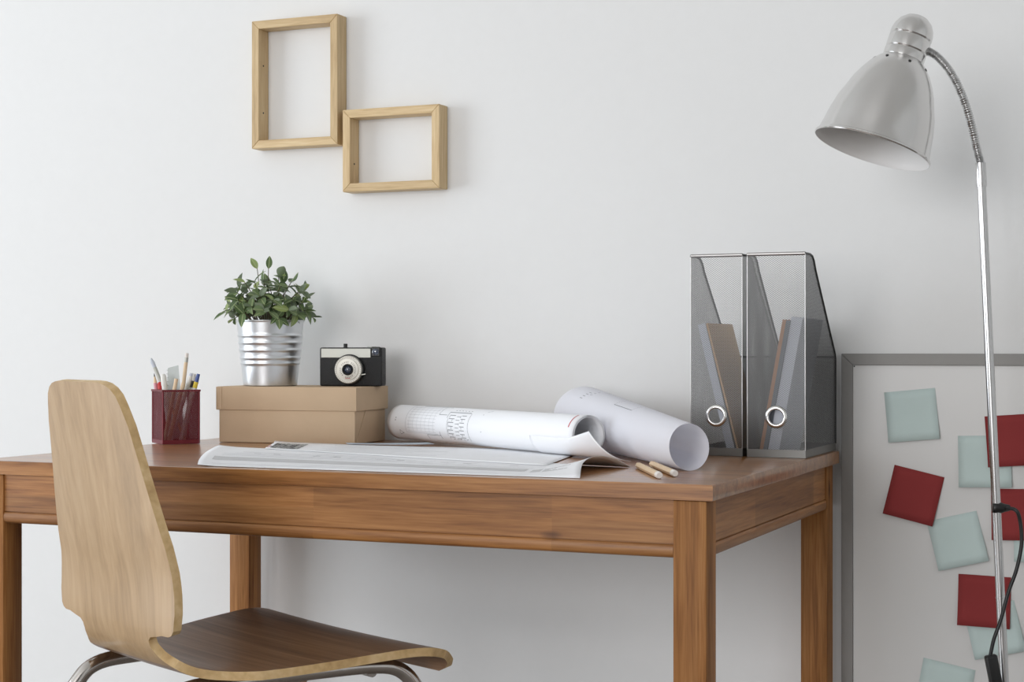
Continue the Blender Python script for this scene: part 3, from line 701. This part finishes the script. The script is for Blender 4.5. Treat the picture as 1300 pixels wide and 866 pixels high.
cpart('lens_mount', 'black', [(0.0268,-.002),(0.0268,.004),(0.0255,.006),(0.024,.006)])
ring = cpart('focus_ring', 'lensring', [(0.0243,.004),(0.0243,.0125),(0.0232,.0140),(0.0212,.0140),(0.0206,.0132),(0.0190,.0132),(0.0186,.0150),(0.0100,.0158),(0.0096,.012)], c1=False)
cpart('lens_barrel', 'black', [(0.0100,.008),(0.0100,.0168),(0.0088,.0172),(0.0062,.0130)], c1=False)
cpart('lens_glass', 'glass', [(0.0070,.0120),(0.0055,.0140),(0.0030,.0152),(0.0006,.0156)])
b = MB()
for k in range(40):
    a = 2*math.pi*k/40; u = Vector((math.cos(a), math.sin(a), 0)); z = .01415 if k % 2 else .0142
    b.bar(u*0.0216+Vector((0,0,z)), u*0.0229+Vector((0,0,z)), 0.0005, 0.0003, (0,0,1))
o = b.build('scale_marks', 'lead', kam); o.matrix_local = lmx; o['kind'] = 'stuff'
b = MB()
for k in range(26):
    a = 2*math.pi*(k+0.3)/26
    if 200 < math.degrees(a) < 340 and False: continue
    u = Vector((math.cos(a), math.sin(a), 0)); tt = Vector((-math.sin(a), math.cos(a), 0)); z = .0158
    if k % 6 == 5: continue
    b.bar(u*0.0118+Vector((0,0,z)), u*0.0142+Vector((0,0,z)), 0.0006, 0.0003, (0,0,1)); b.bar(u*0.0142-tt*.0006+Vector((0,0,z)), u*0.0142+tt*.0006+Vector((0,0,z)), 0.0005, 0.0003, (0,0,1))
o = b.build('ring_lettering', 'lead', kam); o.matrix_local = lmx; o['kind'] = 'stuff'
b = MB()
for k in range(4):
    x = -0.0035+0.0023*k; b.bar((x,-0.0160,.0157),(x,-0.0142,.0157),0.0008,0.0004,(0,0,1)); b.bar((x-.0006,-0.0151,.0157),(x+.0010,-0.0151,.0157),0.0006,0.0004,(0,0,1))
# (view axis of the ring: local y is up or down depending on the frame; keep it at the bottom)
o = b.build('red_lettering', 'inkred', kam); o.matrix_local = lmx; o['kind'] = 'stuff'
LMX_UP = (lmx.to_3x3() @ Vector((0,1,0))).z
if LMX_UP < 0: o.matrix_local = lmx @ Matrix.Rotation(math.pi, 4, 'Z')
MB().bar((0.020,-dp/2-.010,0.020),(0.029,-dp/2-.010,0.0215),0.0016,0.0016,(0,1,0)).build('lens_lever', 'camsilver', kam)
MB().bar((-0.020,-dp/2-.009,0.044),(-0.0155,-dp/2-.009,0.040),0.0018,0.0016,(0,1,0)).build('lens_lever', 'camsilver', kam)

# ------------------------------------------------------------ red mesh pencil cup
cup_r = R_(51.3); CW, CH = 0.0635, 0.0925
uu, vv = Vector((math.cos(cup_r), math.sin(cup_r))), Vector((-math.sin(cup_r), math.cos(cup_r)))
ccx = -1.6600 + (uu.x+vv.x)*CW/2; ccy = 2.350 + (uu.y+vv.y)*CW/2
cup = thing('pencil_cup', 'square dark red wire mesh pencil cup on the desk', 'pencil cup', (ccx, ccy, DT+0.0004), cup_r)
a = CW/2
for k in range(4):
    b = MB(); rot = Matrix.Rotation(k*math.pi/2, 3, 'Z')
    mesh_wall(b, [(-a,.006),(a,.006),(a,CH-.003),(-a,CH-.003)], rot @ Vector((0,-a,0)), rot @ Vector((1,0,0)), (0,0,1), 0.0032, 0.0024, 0.00078, 0.0004)
    o = b.build('mesh_panel', 'redmesh', cup); o['kind'] = 'stuff'
for k, (x, y) in enumerate(((-a,-a),(a,-a),(a,a),(-a,a))):
    MB().tube([(x,y,0.002),(x,y,CH)], 0.0016, 8).build('corner_wire', 'redmesh', cup, smooth=60)
b = MB(); g = 0.0022
for (x0,y0,x1,y1) in ((-a-g,-a-g,a+g,-a+g),(-a-g,a-g,a+g,a+g),(-a-g,-a+g,-a+g,a-g),(a-g,-a+g,a+g,a-g)): b.box((x0,y0,CH-.003),(x1,y1,CH+.0005))
b.build('rim', 'redmesh', cup)
b = MB(); b.box((-a,-a,0.001),(a,a,0.0026)); 
for (x0,y0,x1,y1) in ((-a-.001,-a-.001,a+.001,-a+.001),(-a-.001,a-.001,a+.001,a+.001),(-a-.001,-a+.001,-a+.001,a-.001),(a-.001,-a+.001,a+.001,a-.001)): b.box((x0,y0,0),(x1,y1,0.007))
b.build('base_plate', 'redmesh', cup)
# things standing in the cup: local frame facing the viewer (x to the viewer's right)
CC = Vector((ccx, ccy, DT+0.0052)); vx = Vector((math.cos(YAW), math.sin(YAW), 0)); vy = Vector((-math.sin(YAW), math.cos(YAW), 0))
def cp3(x, y, z): return CC + vx*x + vy*y + Vector((0,0,z))
def stick(name, label, cat, A, B, segs, n=10, grp='pencils and pens in the red cup'):
    """segs: (part name, material, [(fraction, radius)...])"""
    A, B = cp3(*A), cp3(*B); d = B-A
    t = thing(name, label, cat, A, 0, grp)
    for nm, mt, pr in segs:
        MB().tube([d*f for f, r in pr], [r for f, r in pr], n).build(nm, mt, t, smooth=40)
    return t
stick('pencil', 'natural wood pencil with white eraser end standing tallest in the red cup', 'pencil', (-.003,.0275,0), (.0140,.0275,.1510),
      [('body','pencilwood',[(0,.0008),(.06,.0034),(.90,.0034)]),('ferrule','camsilver',[(.895,.0036),(.95,.0036)]),('eraser','eraser',[(.945,.0034),(1,.0031)])])
stick('paint_brush', 'thin brush with grey tip leaning left out of the red cup', 'brush', (.014,.009,0), (-.0450,.009,.1420),
      [('body','pencilwood',[(0,.0025),(.72,.0030)]),('ferrule','camsilver',[(.71,.0031),(.90,.0033)]),('bristles','greypaper',[(.89,.0033),(.95,.0036),(1,.0014)])])
stick('pencil', 'pink pencil with sharp dark lead at the left side of the cup', 'pencil', (-.024,.006,.0), (-.0395,.009,.1155),
      [('body','pink',[(0,.0034),(.86,.0034)]),('sharpened_tip','pencilwood',[(.86,.0034),(.955,.0014)]),('lead','lead',[(.95,.0015),(1,.0004)])])
stick('pen', 'red pen low behind the cup rim, beside the pink pencil', 'pen', (-.017,-.002,0), (-.0280,.000,.1010),
      [('body','redpen',[(0,.0035),(.9,.0040)]),('cap','redpen',[(.88,.0048),(.97,.0046),(1,.0022)])])
stick('marker', 'thick white marker in the left half of the red cup', 'marker', (-.006,-.013,0), (-.0195,-.012,.1150),
      [('body','white',[(0,.0048),(.84,.0050)]),('cap','white',[(.83,.0055),(.97,.0050),(1,.003)])])
stick('pencil', 'short wood pencil crossing low to the right in the cup', 'pencil', (-.014,-.028,0), (.0060,-.024,.1070),
      [('body','pencilwood',[(0,.0034),(1,.0034)])])
stick('pencil', 'wood pencil leaning right just above the cup rim', 'pencil', (-.008,-.021,0), (.0165,-.016,.1000),
      [('body','pencilwood',[(0,.0034),(1,.0034)])])
stick('pen', 'white pen leaning right, left one of the white pair in the cup', 'pen', (-.010,.002,0), (.0270,.003,.1160),
      [('body','white',[(0,.0042),(.96,.0042)]),('end_cap','greypaper',[(.955,.0038),(1,.0030)])])
stick('pen', 'white pen with black clip leaning right near the cup corner', 'pen', (.010,.018,0), (.0310,.004,.1150),
      [('body','white',[(0,.0040),(.93,.0040)]),('clip','lead',[(.80,.0046),(.90,.0046)]),('end_cap','white',[(.925,.0042),(1,.0034)])])
stick('pen', 'white pen with yellow band and blue end, rightmost in the cup', 'pen', (.010,-.009,0), (.0405,-.006,.1150),
      [('body','white',[(0,.0036),(.80,.0036)]),('band','yellow',[(.79,.0040),(.88,.0040)]),('end_cap','blue',[(.875,.0037),(1,.0030)])])
A = cp3(-.014,.0190,.001); tq = thing('ruler', 'clear plastic set square standing at the back of the red cup', 'ruler', A, YAW, None)
MB().add([(-.010,0,0),(.026,0,0),(.0150,-.004,.1290),(-.0030,-.004,.1240),(-.010,.0016,0),(.026,.0016,0),(.0150,-.0024,.1290),(-.0030,-.0024,.1240)],
         [(0,1,2,3),(7,6,5,4),(0,4,5,1),(1,5,6,2),(2,6,7,3),(3,7,4,0)]).build('plate', 'clear', tq)
b = MB()
for k in range(18): b.bar((-.006+.0008*(k%2),-.0016-.0026*(.03+.052*k)/1,.008+.0066*k),(-.002,-.0016-.0026*(.03+.052*k),.008+.0066*k),.0004,.0002,(0,1,0))
b.build('scale_marks', 'lead', tq)['kind'] = 'stuff'

# ------------------------------------------------------------ papers on the desk
Z0 = DT
def lerp(a, b, t): return a + (b-a)*t
def ribbon(b, pts, w, nrm_fn=None):
    pts = [Vector(p) for p in pts]
    for i in range(len(pts)-1):
        n = nrm_fn(pts[i]) if nrm_fn else Vector((0,0,1)); d = (pts[i+1]-pts[i]).normalized(); u = d.cross(n).normalized()*(w/2)
        b.add([pts[i]-u, pts[i]+u, pts[i+1]+u, pts[i+1]-u], [(0,1,2,3)])
# large drawing along the front edge, its right end lifting
left = catmull([(-1.3140,1.9420,0),(-1.3745,2.036,0),(-1.4480,2.1596,0),(-1.5150,2.2850,0),(-1.5420,2.3430,0)], 5)
right = catmull([(-0.7430,1.9440,0),(-0.7600,2.000,0),(-0.7660,2.060,0),(-0.7600,2.110,0),(-0.7480,2.150,0)], 5)
def sheetA(u, v):
    j = v*(len(left)-1); i = min(len(left)-2, int(j)); t = j-i
    p = (left[i].lerp(left[i+1], t)).lerp(right[i].lerp(right[i+1], t), u)
    lift = 0.0
    if u > 0.85: lift = 0.020*((u-0.85)/0.15)**1.7*math.sin(math.pi*v)**0.8
    lift += 0.0015*max(0, 1-u/0.05)
    return Vector((p.x, p.y, Z0+0.0008+lift))
b = MB(); b.grid([[sheetA(u/60, v/20) for u in range(61)] for v in range(21)])
shA = thing('drawing_sheet', 'large drawing sheet with a grey band lying along the desk front edge', 'drawing', (-1.05, 2.05, Z0), 0)
def local(mb, root):
    mb.v = [tuple(Vector(p)-root.location) for p in mb.v]; return mb
local(b, shA).build('sheet', 'paper', shA, smooth=60, solid=0.0003)
up_ = Vector((0,0,0.00035))
b = MB()
def bandA(v0, v1, u0, u1, n=40):
    b.grid([[sheetA(lerp(u0,u1,k/n), v0)+up_ for k in range(n+1)], [sheetA(lerp(u0,u1,k/n), v1)+up_ for k in range(n+1)]])
bandA(0.29, 0.43, 0.035, 0.86); 
local(b, shA).build('printed_band', 'inkband', shA)
b = MB(); bandA(0.22, 0.36, 0.875, 0.900, 4); bandA(0.20, 0.34, 0.905, 0.965, 8); local(b, shA).build('printed_band', 'inkband', shA)
b = MB()
for v0, u0, u1 in ((0.12,0.04,0.80),(0.50,0.05,0.86),(0.56,0.05,0.60),(0.64,0.1,0.55),(0.70,0.30,0.5),(0.18,0.3,0.7)):
    bandA(v0, v0+0.006, u0, u1)
for k in range(14):
    u0 = 0.08+0.055*k; bandA(0.60, 0.603+0.008*(k%3), u0, u0+0.02, 2)
for k in range(9):
    u0 = 0.30+0.05*k; ribbon(b, [sheetA(u0,0.55)+up_, sheetA(u0+0.012,0.66)+up_], 0.0008)
local(b, shA).build('printed_lines', 'inkfaint', shA)['kind'] = 'stuff'

# second sheet on top of it, with a dark printed picture
Bc = [(-1.497,2.4455),(-0.930,2.455),(-0.862,2.124),(-1.4250,2.2980)]     # TL TR BR BL
def sheetB(u, v, dz=0):
    p = (Vector(Bc[0]).lerp(Vector(Bc[1]), u)).lerp(Vector(Bc[3]).lerp(Vector(Bc[2]), u), v)
    return Vector((p.x, p.y, Z0+0.0018+0.0026*max(0,1-v/0.08)*max(0,1-u/0.3)+0.0008*max(0,1-u/0.05)+dz))
shB = thing('drawing_sheet', 'drawing sheet with a small dark picture lying before the kraft box', 'drawing', (-1.2, 2.3, Z0), 0)
b = MB(); b.grid([[sheetB(u/40, v/12) for u in range(41)] for v in range(13)]); local(b, shB).build('sheet', 'paper', shB, smooth=60, solid=0.0003)
b = MB(); b2 = MB(); rq = random.Random(3)
for i in range(9):
    for j in range(7):
        q = b if rq.random() < 0.62 else b2
        u0, u1 = 0.012+0.0125*i, 0.012+0.0125*(i+1)-0.0012; v0, v1 = 0.12+0.105*j, 0.12+0.105*(j+1)-0.012
        q.grid([[sheetB(u0,v0,.0004), sheetB(u1,v0,.0004)],[sheetB(u0,v1,.0004), sheetB(u1,v1,.0004)]])
M['photo'] = plain('print_dark', srgb(92, 96, 98), 0.7); M['photolight'] = plain('print_light', srgb(176, 178, 178), 0.7)
local(b, shB).build('printed_picture', 'photo', shB)['kind'] = 'stuff'; local(b2, shB).build('printed_picture', 'photolight', shB)['kind'] = 'stuff'
b = MB()
for i in range(3): b.grid([[sheetB(0.002,0.55+0.13*i,.0004), sheetB(0.009,0.55+0.13*i,.0004)],[sheetB(0.002,0.62+0.13*i,.0004), sheetB(0.009,0.62+0.13*i,.0004)]])
local(b, shB).build('printed_mark', 'inkred', shB)['kind'] = 'stuff'
b = MB()
for k in range(10):
    v0 = 0.1+0.085*k; b.grid([[sheetB(0.2+.02*(k%3),v0,.0004), sheetB(0.62-.05*(k%4),v0,.0004)],[sheetB(0.2+.02*(k%3),v0+.008,.0004), sheetB(0.62-.05*(k%4),v0+.008,.0004)]])
local(b, shB).build('printed_lines', 'inkfaint', shB)['kind'] = 'stuff'
# pale blue scrap right of the box
scr = thing('paper_scrap', 'pale blue tracing paper piece between kraft box and rolled drawing', 'paper', (-1.28, 2.46, Z0), 0)
b = MB(); sc4 = [(-1.372,2.4700),(-1.222,2.4830),(-1.190,2.4430),(-1.352,2.4420)]
b.grid([[Vector((*(Vector(sc4[0]).lerp(Vector(sc4[1]),u/10)).lerp(Vector(sc4[3]).lerp(Vector(sc4[2]),u/10),v/6), Z0+0.0034+0.0035*(u/10)**2)) for u in range(11)] for v in range(7)])
local(b, scr).build('sheet', 'paperblue', scr, smooth=60, solid=0.0003)

# ------------------------------------------------------------ rolled drawings
def roll(name_label, A, B, rA, rB, turns, layer, start, lenpts=40, mats='paper', skew=None, solid=0.00045):
    A, B = Vector(A), Vector(B); d = (B-A); L = d.length; d.normalize()
    n1 = Vector((0,0,1)); n1 = (n1-d*n1.dot(d)).normalized(); n2 = d.cross(n1)
    t = thing('rolled_drawing', name_label, 'paper roll', (A.x, A.y, Z0), 0, 'rolled drawings on the desk')
    def pos(s_, ang, off=0.0):
        f = s_; r = lerp(rA, rB, f) - layer*max(0, (ang-2*math.pi))/(2*math.pi) + off
        a = start+ang
        e = skew(s_, a) if skew else 0
        return A + d*(L*f+e) + (n1*math.cos(a) + n2*math.sin(a))*r
    N = int(64*turns)
    rows = [[pos(j/lenpts, 2*math.pi*turns*k/N) for k in range(N+1)] for j in range(lenpts+1)]
    o = local(MB().grid(rows), t).build('sheet', mats, t, smooth=60, solid=solid)
    return t, pos, L, d, n1, n2
R1 = 0.0300
A1, B1 = (-1.3320, 2.6030, Z0+0.0046+R1), (-0.8680, 2.3080, Z0+0.0046+R1)
# angles: 0 is the top, 90 degrees is towards n2
roll1, pos1, L1, d1, n1_, n2_ = roll('slim rolled plan with a printed floor layout, before the larger roll', A1, B1, R1, R1, 3.2, 0.0017, math.pi*0.9)
vs_ = 1 if n2_.y < 0 else -1         # +1 when positive angles turn towards the viewer
def on1(s_, deg):                    # deg: 0 top, 90 facing the viewer
    a = R_(deg)*vs_ - math.pi*0.9
    a = a % (2*math.pi)
    return pos1(s_, a, 0.0006)
def line1(b, s0, a0, s1, a1, w, n=14):
    pts = [on1(lerp(s0,s1,k/n), lerp(a0,a1,k/n)) for k in range(n+1)]
    Av = Vector(A1); dd = d1
    ribbon(b, pts, w, lambda p: ((p-Av) - dd*(p-Av).dot(dd)).normalized())
b = MB(); bf = MB()
line1(b, .165, 12, .330, 12, .0009); line1(b, .300, 12, .300, 52, .0008); line1(b, .300, 52, .345, 52, .0008)
line1(bf, .115, 5, .115, 118, .0009); line1(bf, .115, 118, .30, 118, .0007)
for k in range(7): line1(bf, .135+.024*k, 22, .135+.024*k, 112, .0005)
for k in range(9): line1(bf, .125, 25+11*k, .290, 25+11*k, .0005)
line1(b, .235, 122, .235, 140, .0008); line1(b, .235, 122, .315, 122, .0008); line1(b, .315, 108, .315, 135, .0008)
line1(b, .352, 40, .470, 40, .0012); line1(b, .352, 40, .352, 62, .0009)
for k in range(7):
    a = 52+12*k
    line1(b, .365, a, .395, a, .0010); line1(b, .405, a+4, .425, a+4, .0008); line1(b, .365+.02*(k%2), a, .365+.02*(k%2), a+9, .0008); line1(b, .430, a, .455, a, .0010); line1(b, .425+.015*(k%2), a, .425+.015*(k%2), a+8, .0008)
for k in range(6): line1(b, .372+.017*k, 30, .380+.017*k, 30, .0009, 2)
for k in range(5): line1(b, .380+.018*k, 132, .392+.018*k, 130+3*(k%2), .0008, 2)
line1(b, .360, 62, .360, 120, .0006); line1(b, .475, 42, .475, 135, .0007)
line1(bf, .545, 30, .565, 22, .0010, 3); line1(bf, .535, 44, .54, 42, .0014, 2); line1(bf, .545, 100, .55, 98, .0014, 2)
line1(b, .050, 72, .056, 72, .0012, 2); line1(b, .050, 80, .056, 80, .0012, 2); line1(b, .075, 112, .095, 122, .0007, 4); line1(b, .075, 112, .070, 128, .0007, 4); line1(b, .070, 128, .095, 122, .0007, 4)
local(b, roll1).build('printed_plan', 'ink', roll1)['kind'] = 'stuff'; local(bf, roll1).build('printed_lines', 'inkfaint', roll1)['kind'] = 'stuff'
b = MB(); line1(b, .972, 12, .975, 66, .0022); local(b, roll1).build('printed_mark', 'inkred', roll1)
# the outer corner of this roll unfurling over the desk
def flap(u, v):     # u along the roll, v from the desk up to the free corner
    ang = lerp(176, 96, v); s_ = 0.80
    Lp = on1(s_, ang) + (n1_*0 )
    pbm = Vector((-0.7760, 2.2360, Z0+0.0030)); ptp = Vector((-0.8380, 2.2280, 0.7850))
    Rp = pbm.lerp(ptp, v); Rp.z = lerp(pbm.z, ptp.z, v**1.75)
    Rp.y -= 0.010*math.sin(math.pi*v); 
    s2 = 0.985; Lm = on1(s2, ang)
    if u < 0.5: return Lp.lerp(Lm, u/0.5) + (Lp-Vector(A1)-d1*(Lp-Vector(A1)).dot(d1)).normalized()*0.0012
    k = (u-0.5)/0.5; base = Lm + (Lp-Vector(A1)-d1*(Lp-Vector(A1)).dot(d1)).normalized()*0.0012
    p = base.lerp(Rp, k); return p
b = MB(); b.grid([[flap(u/24, v/16) for u in range(25)] for v in range(17)])
local(b, roll1).build('loose_corner', 'paper', roll1, smooth=70, solid=0.0003)
# the larger, conical roll behind
roll2, pos2, L2, d2, m1_, m2_ = roll('wide cone shaped paper roll pointing at the viewer, left of the file holders', (-0.9870, 2.600, Z0+0.0508), (-0.6570, 2.1310, Z0+0.0318), 0.0500, 0.0312, 1.12, 0.0012, math.pi*1.1, mats='paperroll', solid=0,
      skew=lambda s_, a: (0.012*math.cos(a-2.2) if s_ > 0.5 else -0.012*math.cos(a-2.2))*abs(2*s_-1))
vs2 = 1 if m2_.y < 0 else -1
def on2(s_, deg): return pos2(s_, (R_(deg)*vs2 - math.pi*1.1) % (2*math.pi), 0.0006)
def line2(b, s0, a0, s1, a1, w, n=8):
    ribbon(b, [on2(lerp(s0,s1,k/n), lerp(a0,a1,k/n)) for k in range(n+1)], w, lambda p: ((p-Vector((-0.9870, 2.600, Z0+0.0508))) - d2*(p-Vector((-0.9870, 2.600, Z0+0.0508))).dot(d2)).normalized())
b = MB()
line2(b, .46, 0, .46, 28, .0008); line2(b, .46, 28, .62, 28, .0009); line2(b, .62, 28, .62, 0, .0008); line2(b, .33, -22, .42, -22, .0009)
for k in range(4): line2(b, .16, 18+7*k, .185, 18+7*k, .0008, 2)
for k in range(3): line2(b, .20, 8+8*k, .215, 6+8*k, .0008, 2)
line2(b, .24, -20, .24, 6, .0006)
local(b, roll2).build('printed_plan', 'ink', roll2)['kind'] = 'stuff'

# ------------------------------------------------------------ two pencils on the desk
def desk_pencil(label, A, B):
    A, B = Vector(A), Vector(B); d = B-A
    t = thing('pencil', label, 'pencil', A, 0, 'pencils lying on the desk')
    MB().tube([d*0, d*.07, d*.93], [.0006, .0044, .0044], 6).build('body', 'pencilwood', t)
    MB().tube([d*.925, d*.985, d*1.0], [.0046, .0046, .0036], 14).build('end_cap', 'eraser', t, smooth=40)
desk_pencil('light wood pencil lying on the desk, nearer the front edge of the pair', (-0.7380,2.1500,Z0+.0046), (-0.6490,1.9790,Z0+.0046))
desk_pencil('light wood pencil lying on the desk, nearer the file holders of the pair', (-0.7300,2.1850,Z0+.0046), (-0.6400,2.0150,Z0+.0046))
